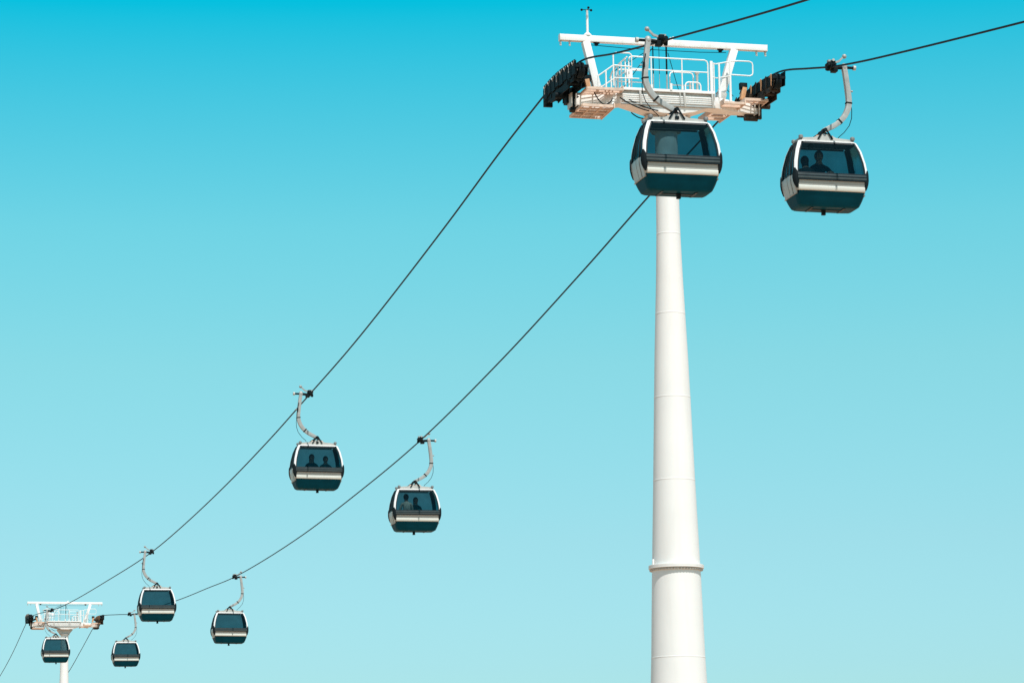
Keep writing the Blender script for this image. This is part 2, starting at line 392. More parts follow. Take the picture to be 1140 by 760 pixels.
    for a, b, d in ((AP(-1.95, -1.45, -.5), AP(-1.42, -1.55, -.5), .26), (AP(-1.25, -1.55, -.62), AP(-.45, -1.88, -.6), .05), (AP(-1.0, -1.60, -.6), AP(-.2, -1.86, -.6), .04), (AP(-.95, -1.95, -.3), AP(-.62, -2.10, -.3), .04)):
        m = MB(); m.tube(sag(a, b, d), .017, 6); m.build('power_cable', DARK, T)
    # railings
    TR, MR, BR = -.585, -.80, -1.44       # top, middle, foot
    def arch(x0, x1, y, zt, zb, r=.09):
        p = [(x0, y, zb), (x0, y, zt-r), (x0+r*.3, y, zt-r*.3), (x0+r, y, zt), (x1-r, y, zt), (x1-r*.3, y, zt-r*.3), (x1, y, zt-r), (x1, y, zb)]
        return p
    def rail_front(y, x0, x1, posts, zt=TR, zm=-.92):
        m = MB(); m.tube(arch(x0, x1, y, ZB+zt, ZB+BR), .019, 8)
        m.tube([(x0, y, ZB+zm), (x1, y, ZB+zm)], .016, 8)
        for x in posts: m.tube([(x, y, ZB+zt), (x, y, ZB+BR)], .018, 8); m.box((x, y, ZB+BR+.06), (.05, .05, .10))
        m.build('railing', WHITE, T)
    rail_front(-.60, -1.17, 1.02, (-.55, .30))
    rail_front(.60, -1.15, -.35, (-.75,), zt=-.62, zm=-.95)
    rail_front(.58, .32, .98, (), zt=-.62, zm=-.98)
    rail_front(.15, .62, 1.05, (.83,), zt=-1.0, zm=-1.22)
    # side railing of the left gangway, running along the line
    m = MB(); x = -1.22
    m.tube([(x, -.60, ZB+TR-.02), (x-.02, -.2, ZB+TR-.03), (x-.05, .25, ZB+TR-.06), (x-.07, .62, ZB+TR-.12), (x-.08, .80, ZB+TR-.24)], .019, 8)
    m.tube([(x, -.60, ZB-.95), (x-.05, .62, ZB-.97)], .016, 8)
    for y in (-.58, -.2, .12, .45, .80): m.tube([(x-.04, y, ZB+TR-.05-(.12 if y > .7 else 0)), (x-.04, y, ZB+BR)], .021, 8)
    m.build('railing', WHITE, T)
    # gate hoop at the left and rail sloping down towards the rollers
    m = MB(); m.tube([(-1.62, -.7, ZB+BR), (-1.62, -.7, ZB-.60), (-1.60, -.7, ZB-.56), (-1.54, -.7, ZB-.53), (-1.18, -.7, ZB-.53), (-1.13, -.7, ZB-.57), (-1.12, -.7, ZB-.62), (-1.12, -.7, ZB-.9), (-1.6, -.7, ZB-.88)], .02, 8)
    m.tube([(-1.62, -.7, ZB-.88), (-2.02, -.62, ZB-1.17)], .018, 8); m.tube([(-1.62, -.7, ZB-1.25), (-1.95, -.62, ZB-1.48)], .016, 8)
    m.tube([(-1.82, -.66, ZB-1.03), (-1.82, -.66, ZB-1.5)], .022, 8); m.tube([(-2.02, -.62, ZB-1.17), (-2.02, -.62, ZB-1.55)], .02, 8)
    m.tube([(-1.62, -.7, ZB-1.22), (-.92, -.7, ZB-1.21)], .015, 8)
    m.build('railing', WHITE, T)
    # gate and loop at the right
    m = MB(); x = 1.12
    m.box((x, -.58, ZB-1.03), (.07, .06, .86))
    m.tube([(x, -.6, ZB-.66), (x+.22, -.35, ZB-.60), (x+.62, -.3, ZB-.50)], .018, 8)
    m.tube([(x, -.6, ZB-1.03), (x+.22, -.35, ZB-.99), (x+.62, -.3, ZB-.90)], .016, 8)
    m.tube([(x+.10, -.5, ZB-.62), (x+.10, -.5, ZB-1.80)], .02, 8)
    m.tube([(x+.28, -.4, ZB-.58), (x+.28, -.4, ZB-1.85)], .028, 8); m.box((x+.28, -.4, ZB-1.45), (.06, .06, .2))
    m.tube([(x+.62, -.3, ZB-.46), (x+.62, -.3, ZB-1.72)], .032, 8)
    m.tube([(x+.62, -.3, ZB-.50), (x+.85, -.3, ZB-.47), (x+1.17, -.3, ZB-.47), (x+1.24, -.3, ZB-.50), (x+1.26, -.3, ZB-.56), (x+1.26, -.3, ZB-.78), (x+1.24, -.3, ZB-.84), (x+1.17, -.3, ZB-.87), (x+.62, -.3, ZB-.86)], .019, 8)
    m.build('railing', WHITE, T)
    # small fittings behind the rail
    m = MB(); m.tube([(1.0, .3, ZB-1.45), (1.0, .3, ZB-.72)], .035, 10); m.box((1.0, .3, ZB-.69), (.10, .08, .07)); m.tube([(.80, .3, ZB-1.45), (.80, .3, ZB-.95)], .03, 10); m.tube([(.58, .3, ZB-1.45), (.58, .3, ZB-1.15)], .035, 10)
    m.build('lamp_post', PALE, T)
    m = MB(); m.box((-.93, .2, ZB-.86), (.16, .12, .20)); m.tube([(-.93, .2, ZB-.95), (-.93, .2, ZB-1.45)], .02, 8); m.build('control_box', WHITE, T, bevel=.01)
    m = MB(); m.box((-.02, -.62, ZB-1.37), (.06, .05, .18)); m.build('clamp', WHITE, T)
    # gratings seen from below
    def grating(x0, x1, y0, y1, z, slope=0., nx=3, ny=6, name='grating'):
        m = MB()
        def P(x, y): return (x, y, z + slope*(x-x0))
        for i in range(nx+1):
            x = x0+(x1-x0)*i/nx; m.bar(P(x, y0), P(x, y1), .035, .06, mi=1)
        for j in range(ny+1):
            y = y0+(y1-y0)*j/ny; m.bar(P(x0, y), P(x1, y), .045 if j not in (0, ny) else .06, .07, mi=1)
        k = int((y1-y0)/.058)
        for q in range(k):
            y = y0+(q+.5)*(y1-y0)/k; m.bar(Vector(P(x0, y))+Vector((0, 0, .022)), Vector(P(x1, y))+Vector((0, 0, .022)), .006, .03, mi=0)
        m.build(name, [WHITE, GRATE], T)
    grating(-2.38, -1.42, -.80, .55, ZB-1.56)
    grating(-2.50, -1.66, -.70, .55, ZB-2.00, ny=4)
    grating(2.03, 2.68, -.60, .35, ZB-1.60, ny=4, nx=2)
    # stair with open treads on the right and its stringers
    m = MB()
    for k in range(6):
        y = -.55+k*.27; z = ZB-1.72-.02*k; x = 1.74-.04*k
        m.box((x, y, z), (.58, .20, .03), mi=0); m.box((x, y-.10, z-.01), (.58, .02, .06), mi=1)
    m.build('stair_treads', [WHITE, GRATE], T)
    m = MB(); m.bar((2.02, -.68, ZB-1.70), (1.80, .95, ZB-1.82), .03, .14, mi=0); m.bar((1.44, -.68, ZB-1.70), (1.22, .95, ZB-1.82), .03, .14); m.build('stair_stringer', GRATE, T)
    m = MB(); m.bar((-1.62, -.72, ZB-1.98), (-1.62, .6, ZB-1.98), .03, .13); m.bar((-1.40, -.82, ZB-1.53), (-1.40, .60, ZB-1.53), .03, .13); m.build('stair_stringer', GRATE, T)
    for p, q in (((-1.64, -.55, ZB-2.0), (-1.55, -.5, ZB-1.6)), ((-1.64, .5, ZB-2.0), (-1.5, .5, ZB-1.6)), ((-2.45, .2, ZB-2.0), (-2.45, .1, ZB-1.75))):
        m = MB(); m.bar(p, q, .05, .03, (0, 1, 0)); m.build('hanger_strap', WHITE, T)
    # ---- sheave trains
    for s, steel in ((-1, DARK), (1, BROWN)):
        x = s*HG
        tr = empty('sheave_train', (0, 0, 0)); tr.parent = T
        zz = lambda y: ZB + zof(LK if s < 0 else RK, y)
        ys = [-1.30 + k*.42 for k in range(8)]
        for y in ys:
            m = MB(); zc = zz(y)-.026-.20
            prf = [(-.075, .07), (-.075, .20), (-.035, .215), (-.02, .20), (.02, .20), (.035, .215), (.075, .20), (.075, .07)]
            n = 24; vs = []; fs = []
            for dx, r in prf:
                for k in range(n):
                    a = 2*PI*k/n; vs.append((x+dx, y+r*math.cos(a), zc+r*math.sin(a)))
            for i in range(len(prf)-1):
                for k in range(n): fs.append((i*n+k, i*n+(k+1)%n, (i+1)*n+(k+1)%n, (i+1)*n+k))
            fs += [tuple(range(n)), tuple(range((len(prf)-1)*n, len(prf)*n))]
            m.add(vs, fs, 0)
            m.tube([(x-.12, y, zc), (x+.12, y, zc)], .035, 10, mi=1)
            m.build('sheave', [RUBBER, PALE], tr)
        m = MB()
        for k in range(0, 8, 2):                   # rocker plates, each over two sheaves
            ya, yb = ys[k], ys[k+1]; za, zb_ = zz(ya)-.226, zz(yb)-.226
            for dx in (-.11, .11):
                p = [(ya-.10, za+.07), (yb+.10, zb_+.07), (yb+.06, zb_-.12), ((ya+yb)/2, (za+zb_)/2-.26), (ya-.06, za-.12)]
                m.add([(x+dx-.008, a, b) for a, b in p]+[(x+dx+.008, a, b) for a, b in p],
                      [(0,1,2,3,4), (9,8,7,6,5)]+[(i, (i+1) % 5, (i+1) % 5+5, i+5) for i in range(5)])
            m.tube([(x-.16, (ya+yb)/2, (za+zb_)/2-.2), (x+.16, (ya+yb)/2, (za+zb_)/2-.2)], .05, 10)
        for k in (0, 4):                           # second-order rockers
            a = ((ys[k]+ys[k+1])/2, (zz(ys[k])+zz(ys[k+1]))/2-.43); b = ((ys[k+2]+ys[k+3])/2, (zz(ys[k+2])+zz(ys[k+3]))/2-.43)
            for dx in (-.14, .14): m.bar((x+dx, a[0]-.08, a[1]), (x+dx, b[0]+.08, b[1]), .02, .16)
            m.tube([(x-.2, (a[0]+b[0])/2, (a[1]+b[1])/2-.03), (x+.2, (a[0]+b[0])/2, (a[1]+b[1])/2-.03)], .06, 10)
        a = ((ys[0]+ys[3])/2, zz(-.9)-.50); b = ((ys[4]+ys[7])/2, zz(1.4)-.50)
        for dx in (-.17, .17): m.bar((x+dx, a[0]-.1, a[1]-.02), (x+dx, b[0]+.1, b[1]-.02), .025, .2)
        m.tube([(x-.3, .2, a[1]-.06), (x+.3, .2, a[1]-.06)], .08, 12)
        m.build('rocker_beam', steel, tr)
        m = MB()                                   # rope guards: one plate per wheel, overlapping along the arc
        def strip(xx, y0, y1, up, dn, n=14):
            q = [(y0+(y1-y0)*i/n) for i in range(n+1)]
            m.rectube([(xx, y, zz(y)+(up+dn)/2) for y in q], [.012]*(n+1), [up-dn]*(n+1), (1, 0, 0))
        strip(x+s*.165, ys[0]-.2, ys[-1]+.2, .0, -.36); strip(x-s*.165, ys[0]-.15, ys[-1]+.15, -.10, -.36)
        for k, y in enumerate(ys):
            strip(x+s*.182, y-.17, y+.17, .03, -.35 - .04*(k % 2), 4)
            m.bar((x-.18, y+.2, zz(y+.2)-.12), (x+.18, y+.2, zz(y+.2)-.12), .03, .05)
        m.bar((x-.18, ys[0]-.2, zz(-1.5)-.14), (x+.18, ys[0]-.2, zz(-1.5)-.14), .03, .07); m.box((x+s*.05, ys[-1]+.22, zz(1.9)-.28), (.24, .10, .46))
        m.build('rope_guard', DARK, tr)
        for k, y in enumerate(ys):                 # pale comb clips at every wheel
            z = zz(y); m = MB()
            m.tube([(x+s*.195, y-.11, z-.01), (x+s*.200, y-.07, z-.06), (x+s*.200, y, z-.075), (x+s*.200, y+.07, z-.06), (x+s*.195, y+.11, z-.0)], .011, 6)
            m.tube([(x+s*.198, y, z-.075), (x+s*.198, y, z-(.24 if k % 3 == 1 else .12))], .011, 6)
            m.build('comb_clip', PALE if s < 0 else RUST, tr)
            if s > 0:
                m = MB(); m.tube([(x-.185, y-.10, z-.06), (x-.19, y-.10, z-.38)], .014, 6); m.bar((x-.186, y-.10, z-.06), (x-.186, y+.05, z-.12), .02, .02)
                m.build('comb_clip', BROWN if k % 2 else RUST, tr)
        m = MB()                                   # support between girder end and train
        m.box((x-s*.04, .2, ZB-1.55), (.12, .30, .42)); m.bar((x-s*.05, .2, ZB-1.42), (x-s*.55, .05, ZB-1.22), .12, .12); m.bar((x-s*.1, -.1, ZB-1.5), (x-s*.1, -.1, ZB-2.0), .10, .10)
        m.build('train_support', steel, tr)
        m = MB(); m.bar((x-s*.50, -.1, ZB-1.14), (x-s*.58, -.1, ZB-1.48), .12, .12, (0, 1, 0)); m.build('switch_bracket', RUST, tr, bevel=.006)
        m = MB(); m.box((x-s*.52, -.05, ZB-1.10), (.20, .14, .18)); m.build('switch_box', DARK, tr, bevel=.01)
    return T
pylon = make_pylon()
pylon['label'] = 'tall near white tubular pylon with flange ring, railings, top beam and weather mast'
pylon['category'] = 'pylon'; pylon['group'] = 'cable car pylons'
index_kids()
far = copy_tree(pylon, skip=('weather_mast',))
far.location = world(0, SPAN, 0)
far['label'] = 'small distant white pylon at the lower left corner, half behind a cabin'

# ------------------------------------------------------------------ cabin
# cabin-local frame: pivot axis at x=0; the rope lies at x=-OFFX; z measured from the rope
OFFX = .27; DROP = 3.95
NX = 0
def sect(z):
    """half width, half depth of the hull at height z (below the rope)"""
    K = [(-1.985, .70, .29), (-2.01, .75, .33), (-2.08, .79, .36), (-2.30, .872, .435), (-2.62, .942, .50), (-2.86, .968, .54), (-3.06, .972, .555), (-3.17, .965, .553),
         (-3.34, .925, .532), (-3.50, .890, .495), (-3.62, .855, .44), (-3.78, .80, .36), (-3.82, .74, .31)]
    if z >= K[0][0]: return K[0][1], K[0][2]
    for (z0, a0, b0), (z1, a1, b1) in zip(K, K[1:]):
        if z1 <= z <= z0:
            t = (z-z0)/(z1-z0); return a0+(a1-a0)*t, b0+(b1-b0)*t
    return K[-1][1], K[-1][2]
RC = .10
def hull(side, s, z, off=0.):
    """point on the hull. side 0..3 = front(-y), right(+x), back, left; s in metres from that side's middle, running past the corner round it"""
    a, b = sect(z); r = RC
    hw, hd = (a, b) if side % 2 == 0 else (b, a)
    flat = hw - r; arc = r*PI/2
    sg = 1 if s >= 0 else -1; t = abs(s)
    if t <= flat: p = Vector((sg*t, -hd - off)); 
    elif t <= flat+arc:
        an = (t-flat)/r; p = Vector((sg*(flat + (r+off)*math.sin(an)), -(hd-r) - (r+off)*math.cos(an)))
    else:
        p = Vector((sg*(hw+off), -(hd-r) + (t-flat-arc)))
    an = side*PI/2; c, sn = round(math.cos(an)), round(math.sin(an))
    return Vector((p.x*c - p.y*sn, p.x*sn + p.y*c, z))
def flatw(side, z):
    a, b = sect(z); return (a if side % 2 == 0 else b) - RC
def panel(mb, side, sl, zs, off=0., th=.0, mi=0, mi_in=None, ns=6):
    """panel on the hull; sl(z) -> (s0, s1); th gives it real thickness inwards"""
    rows = []
    for z in zs:
        s0, s1 = sl(z); rows.append([hull(side, s0+(s1-s0)*i/ns, z, off) for i in range(ns+1)])
    def grid(rows, mi, flip=False):
        vs = [p for r in rows for p in r]; n = ns+1; fs = []
        for i in range(len(rows)-1):
            for k in range(ns):
                f = (i*n+k, i*n+k+1, (i+1)*n+k+1, (i+1)*n+k); fs.append(f[::-1] if not flip else f)
        mb.add(vs, fs, mi)
    grid(rows, mi)
    if th:
        inn = []
        for z in zs:
            s0, s1 = sl(z); inn.append([hull(side, s0+(s1-s0)*i/ns, z, off-th) for i in range(ns+1)])
        grid(inn, mi if mi_in is None else mi_in, True)
        per = [(0, k) for k in range(ns+1)] + [(i, ns) for i in range(1, len(zs))] + [(len(zs)-1, k) for k in range(ns-1, -1, -1)] + [(i, 0) for i in range(len(zs)-2, 0, -1)]
        for (i, k), (i2, k2) in zip(per, per[1:]+per[:1]):
            mb.add([rows[i][k], rows[i2][k2], inn[i2][k2], inn[i][k]], [(0,1,2,3)], mi)
def lin(a, b, n): return [a+(b-a)*i/n for i in range(n+1)]
SH = lambda o: [setattr(v, 'co', v.co + Vector((0, 0, DROP))) for v in o.data.vertices]

def make_cabin():
    C = empty('gondola_cabin', (0, 0, 0))
    def B(mb, name, mats, parent=C, **k):
        for i, v in enumerate(mb.v): mb.v[i] = (v[0], v[1], (v[2] if v[2] > -2 else -2+(v[2]+2)*.935)+DROP)
        return mb.build(name, mats, parent, **k)
    # roof shell with dark lining beneath
    m = MB()
    top = [hull(s, t, -1.998) for s in range(4) for t in lin(-(flatw(s, -1.998)+RC*PI/4), flatw(s, -1.998)+RC*PI/4, 10)[:-1]]
    rim = [hull(s, t, -2.038, .008) for s in range(4) for t in lin(-(flatw(s, -2.045)+RC*PI/4), flatw(s, -2.045)+RC*PI/4, 10)[:-1]]
    n = len(top)
    m.add(top+rim, [tuple(range(n))]+[(i, (i+1) % n, (i+1) % n+n, i+n) for i in range(n)], 0)
    bot = [Vector((p.x*.97, p.y*.97, -2.05)) for p in rim]
    m.add([Vector((p.x, p.y, p.z)) for p in rim]+bot, [(i, (i+1) % n, (i+1) % n+n, i+n) for i in range(n)]+[tuple(range(n, 2*n))[::-1]], 1)
    B(m, 'roof', [PALE, LINER])
    Z = [-2.04, -2.08, -2.18, -2.30, -2.45, -2.62, -2.80, -2.94, -2.985]
    for side in (0, 2):
        # window, header, corner posts
        m = MB(); panel(m, side, lambda z: (-flatw(side, z)-.0, flatw(side, z)+.0), [-2.05]+Z[1:-1]+[-2.99], off=-.012, ns=10)
        gl = B(m, 'front_window', GLASS, fix=False)
        m = MB(); panel(m, side, lambda z: (-flatw(side, z)-.02, flatw(side, z)+.02), [-2.030, -2.040, -2.052], off=.006, th=.03, mi_in=1)
        B(m, 'window_header', [CABWHITE, LINER])
        for k in (-1, 1):
            m = MB()
            sl = (lambda z: (flatw(side, z)+.022, flatw(side, z)+RC*PI/2*.66)) if k > 0 else (lambda z: (-(flatw(side, z)+RC*PI/2*.66), -(flatw(side, z)+.022)))
            panel(m, side, sl, Z, off=.012, th=.035, mi_in=1, ns=8)
            B(m, 'corner_post', [CABWHITE, LINER])
            m = MB()
            sl = (lambda z: (flatw(side, z)+RC*PI/2*.66, flatw(side, z)+RC*PI/2+.03)) if k > 0 else (lambda z: (-(flatw(side, z)+RC*PI/2+.03), -(flatw(side, z)+RC*PI/2*.66)))
            panel(m, side, sl, Z, off=.002, th=.03, ns=4); B(m, 'post_seal', TRIM)
            # inner gasket beside the post
            m = MB()
            sl = (lambda z: (flatw(side, z)-.012, flatw(side, z)+.022)) if k > 0 else (lambda z: (-(flatw(side, z)+.022), -(flatw(side, z)-.012)))
            panel(m, side, sl, Z[1:], off=-.002, th=.03, ns=2); B(m, 'window_gasket', TRIM)
        # header gasket and wiper-like centre strut
        m = MB(); panel(m, side, lambda z: (-flatw(side, z)+.04, flatw(side, z)-.04), [-2.062, -2.10], off=-.002, th=.03); B(m, 'window_gasket', TRIM)
        # bumper
        m = MB()
        for z0, z1, off, mi in ((-2.955, -2.99, .025, 0), (-2.99, -3.035, .045, 1), (-3.035, -3.065, .055, 0), (-3.065, -3.125, .05, 1), (-3.125, -3.165, .045, 0)):
            panel(m, side, lambda z: (-flatw(side, z)-.02, flatw(side, z)+.02), [z0, z1], off=off, th=.08, mi=mi)
        B(m, 'bumper', [TRIM, GLOSSTRIM], bevel=.004)
        for k in (-1, 1):
            m = MB()
            zs = [-2.84, -2.92, -2.99, -3.10, -3.20, -3.29, -3.38]; wd = [.012, .05, .075, .082, .075, .05, .012]
            rows = []
            for z, q in zip(zs, wd):
                a = flatw(side, z)+RC*PI/4
                rows.append((z, k*a-q, k*a+q))
            sl = lambda z: next((a, b) for zz_, a, b in rows if zz_ == z)
            panel(m, side, sl, zs, off=.032, th=.05, ns=8)
            B(m, 'bumper_cap', RUBBER, bevel=.008)
        # sloping panel, bright ledge, dark lower panel
        m = MB(); panel(m, side, lambda z: (-flatw(side, z)-.0, flatw(side, z)+.0), [-3.16, -3.23, -3.32], th=.02); B(m, 'apron_panel', CREAM)
        m = MB(); w1, d1 = sect(-3.30); w2, d2 = sect(-3.42)
        sgn = -1 if side == 0 else 1
        q = [(-3.305, d1+.004), (-3.325, d1+.024), (-3.400, d1+.022), (-3.435, d1+.004), (-3.437, d2-.02)]
        hwid = w1-.07
        vs = []
        for z, y in q: vs += [Vector((-hwid, sgn*y, z)), Vector((hwid, sgn*y, z))]
        m.add(vs, [(2*i, 2*i+1, 2*i+3, 2*i+2) for i in range(4)]+[(0, 2, 4, 6, 8), (9, 7, 5, 3, 1)])
        B(m, 'ledge_strip', STRIP, bevel=.004)
        m = MB(); panel(m, side, lambda z: (-flatw(side, z)-RC*.56, flatw(side, z)+RC*.56), [-3.41, -3.50, -3.56, -3.62, -3.70, -3.785], off=.004, th=.02); B(m, 'lower_panel', TEAL)
    for side in (1, 3):
        # side: two sliding door leaves and two fixed panes
        def sp(f0, f1): return lambda z: (f0*(flatw(side, z)+.03), f1*(flatw(side, z)+.03))
        m = MB(); panel(m, side, sp(-1, 1), [-2.05]+Z[1:-1]+[-2.99], off=-.03, ns=6); B(m, 'side_window', GLASS, fix=False)
        for f0, f1 in ((-.47, -.03), (.03, .47)):
            m = MB()
            for a, b in ((f0, f0+.035), (f1-.035, f1)): panel(m, side, sp(a, b), Z[1:], off=.010, th=.03, mi=0, ns=2)
            panel(m, side, sp(f0, f1), [-2.09, -2.13], off=.010, th=.03); panel(m, side, sp(f0, f1), [-2.94, -2.99], off=.010, th=.03)
            d = B(m, 'door', [TRIM]) 
            m = MB(); panel(m, side, sp(f0, f1), [-2.99, -3.10, -3.20, -3.34, -3.50], off=.012, th=.03); B(m, 'door_panel', CREAM, d)
        for f0, f1 in ((-1.02, -.52), (.52, 1.02)):
            m = MB(); panel(m, side, sp(f0, f1), [-3.0, -3.10, -3.20, -3.34, -3.50], off=.0, th=.03); B(m, 'side_panel', CREAM)
        m = MB()
        for f in (-.50, .50): panel(m, side, sp(f-.03, f+.03), Z, off=.0, th=.03, ns=2)
        panel(m, side, sp(-1.02, 1.02), [-2.04, -2.085], off=-.004, th=.03); panel(m, side, sp(-1.02, 1.02), [-2.975, -3.005], off=-.008, th=.03)
        B(m, 'door_frame', TRIM)
        m = MB(); panel(m, side, lambda z: (-flatw(side, z)-RC*1.0, flatw(side, z)+RC*1.0), [-3.505, -3.56, -3.62, -3.70, -3.785], off=.004, th=.02, ns=10); B(m, 'lower_panel', TEAL)
        m = MB(); panel(m, side, lambda z: (-flatw(side, z)-.04, flatw(side, z)+.04), [-3.495, -3.515], off=.03, th=.05, ns=4); B(m, 'door_rail', GALV)
    # corner strips below the belt
    for side in (0, 2):
        for k in (-1, 1):
            m = MB()
            sl = (lambda z: (flatw(side, z)-.01, flatw(side, z)+RC*PI/2+.01)) if k > 0 else (lambda z: (-(flatw(side, z)+RC*PI/2+.01), -(flatw(side, z)-.01)))
            panel(m, side, sl, [-2.98, -3.17, -3.34, -3.43], off=.002, th=.02, ns=6); B(m, 'corner_panel', CREAM)
    # floor pan
    m = MB(); vs = []
    for zf, o_ in ((-3.70, -.03), (-3.775, .0), (-3.82, .0)):
        vs.append([hull(s, t, zf, o_) for s in range(4) for t in lin(-(flatw(s, zf)+RC*PI/4), flatw(s, zf)+RC*PI/4, 8)[:-1]])
    n = len(vs[0])
    m.add(vs[0]+vs[1]+vs[2], [tuple(range(n))]+[(j*n+i, j*n+(i+1) % n, (j+1)*n+(i+1) % n, (j+1)*n+i) for j in range(2) for i in range(n)]+[tuple(range(2*n, 3*n))[::-1]])
    fl = B(m, 'floor_pan', TEAL)
    m = MB()
    for x in (-.42, .42): m.bar((x, -.26, -3.83), (x, .26, -3.83), .05, .018)
    m.bar((-.45, 0, -3.83), (.45, 0, -3.83), .05, .016)
    B(m, 'underframe', TRIM)
    m = MB(); m.box((.03, -.05, -3.88), (.09, .10, .15)); m.tube([(.03, -.05, -3.95), (.03, -.05, -3.93)], .06, 10); B(m, 'guide_shoe', DARK, bevel=.008)
    # benches inside, facing each other
    m = MB()
    for s in (-1, 1):
        m.box((0, s*.33, -3.33), (1.40, .28, .05)); m.box((0, s*.30, -3.50), (1.2, .06, .30))
    B(m, 'bench', LINER, bevel=.01)
    # roof bracket
    m = MB()
    for y in (-.14, .14):
        p = [(-.68, -1.975), (-.66, -1.91), (-.30, -1.885), (-.10, -1.80), (.10, -1.80), (.30, -1.885), (.66, -1.91), (.68, -1.975)]
        n = len(p); m.add([(a, y-.012, b) for a, b in p]+[(a, y+.012, b) for a, b in p], [tuple(range(n)), tuple(range(n, 2*n))[::-1]]+[(i, (i+1) % n, (i+1) % n+n, i+n) for i in range(n)])
    m.box((0, 0, -1.955), (1.34, .26, .03)); m.box((-.655, 0, -1.935), (.02, .26, .06)); m.box((.655, 0, -1.935), (.02, .26, .06))
    B(m, 'roof_bracket', PALE)
    m = MB()
    for s in (-1, 1):
        for y in (-.16, .16): m.bar((s*.03, y, -1.665), (s*.19, y*1.1, -1.93), .035, .035)
        m.bar((s*.02, 0, -1.70), (s*.3, 0, -1.90), .03, .05)
    m.tube([(0, -.22, -1.69), (0, .22, -1.69)], .045, 12); m.box((0, -.18, -1.90), (.09, .05, .07))
    B(m, 'suspension_frame', DARK)
    m = MB(); m.tube([(-.22, -.10, -1.86), (.22, -.10, -1.86)], .045, 10); m.tube([(-.22, .10, -1.86), (.22, .10, -1.86)], .045, 10); B(m, 'damper', RUST)
    for sx in (-1, 1):
        for y in (-.27, .27):
            m = MB(); m.tube([(sx*.68, y, -1.99), (sx*.68, y, -1.96), (sx*.68, y, -1.955), (sx*.68, y, -1.90), (sx*.68, y, -1.885), (sx*.68, y, -1.868)], [.034, .034, .056, .060, .052, .02], 14)
            B(m, 'roof_roller', ROLLER)
        m = MB(); m.bar((sx*.70, -.27, -1.955), (sx*.70, .27, -1.955), .03, .04); B(m, 'roller_rail', GALV)
    # bent hanger arm (in the lateral plane, outboard of the rope)
    pts = [(-.62, .0), (-.655, -.25), (-.69, -.55), (-.715, -.82), (-.705, -.98), (-.665, -1.12), (-.585, -1.27), (-.47, -1.40), (-.33, -1.51), (-.16, -1.60), (.0, -1.685)]
    P = [Vector((a, 0, b)) for a, b in pts]
    sm = []
    for i in range(len(P)-1):
        p0, p1, p2, p3 = P[max(i-1, 0)], P[i], P[i+1], P[min(i+2, len(P)-1)]
        for j in range(4):
            t = j/4; sm.append(.5*((2*p1)+(p2-p0)*t+(2*p0-5*p1+4*p2-p3)*t*t+(-p0+3*p1-3*p2+p3)*t**3))
    sm.append(P[-1]); n = len(sm)
    m = MB(); m.rectube(sm, [.13]*n, [.115+.02*math.sin(PI*i/n) for i in range(n)], (0, 1, 0))
    arm = B(m, 'hanger_arm', GALV, bevel=.012)
    m = MB(); m.ball((-.62, 0, .01), (.085, .085, .10), 14)
    
    B(m, 'arm_head', GALV, arm)
    for i in (14, 28):
        m = MB(); m.rectube(sm[i:i+2], [.14]*2, [.15]*2, (0, 1, 0)); B(m, 'arm_collar', DARK, arm)
    m = MB(); m.tube([(-.70, 0, -.60), (-.80, 0, -.61)], .012, 6); m.ball((-.81, 0, -.61), .028, 8); B(m, 'side_bolt', GALV, arm)
    m = MB(); m.tube([(-.78, -.03, -.95), (-.80, -.03, -1.1), (-.79, -.03, -1.3), (-.72, -.03, -1.5), (-.58, -.03, -1.68), (-.42, -.03, -1.82), (-.40, -.03, -1.93)], .010, 6)
    m.tube([(-.71, -.08, -.35), (-.755, -.08, -.6), (-.78, -.08, -.8), (-.78, -.04, -.95)], .014, 6); m.box((-.755, -.07, -.62), (.05, .05, .12)); m.box((-.41, -.04, -1.93), (.06, .06, .08))
    B(m, 'door_cable', DARK, arm)
    # grip
    gx = -OFFX
    m = MB()
    m.box((gx, 0, -.005), (.11, .36, .11)); m.box((gx-.03, 0, .085), (.13, .20, .11)); m.box((gx-.09, -.02, -.07), (.14, .20, .12))
    m.tube([(gx-.02, -.30, .0), (gx-.02, -.18, .0)], [.03, .055], 10); m.tube([(gx-.02, .18, .0), (gx-.02, .30, .0)], [.055, .03], 10)
    m.tube([(gx+.07, -.12, .06), (gx+.07, .12, .06)], .05, 10); m.tube([(gx+.05, 0, -.06), (gx+.13, 0, -.06)], .05, 10)
    m.box((gx+.08, .0, .0), (.06, .26, .06), Matrix.Rotation(.3, 3, 'X'))
    gr = B(m, 'grip', DARK, bevel=.008)
    m = MB(); m.tube([(gx-.08, 0, -.02), (-.62, 0, -.0)], .05, 12, mi=0); m.tube([(-.68, 0, .0), (-.88, 0, .0)], .036, 12, mi=0); m.tube([(-.86, 0, .0), (-.925, 0, .0)], .062, 16, mi=1)
    B(m, 'guide_wheel', [DARK, PALE], gr)
    m = MB(); m.bar((gx-.05, .02, .10), (gx-.22, .02, .15), .05, .05); m.bar((gx-.20, .02, .14), (gx-.33, .02, .27), .04, .045); m.ball((gx-.36, .02, .285), .06, 12)
    B(m, 'grip_lever', GALV, gr)
    m = MB(); m.tube([(gx-.03, -.05, .13), (gx-.03, .13, .15)], .035, 12); m.box((gx+.05, .02, .14), (.08, .12, .05)); B(m, 'grip_spring', GALV, gr)
    return C
cab = make_cabin()
index_kids()
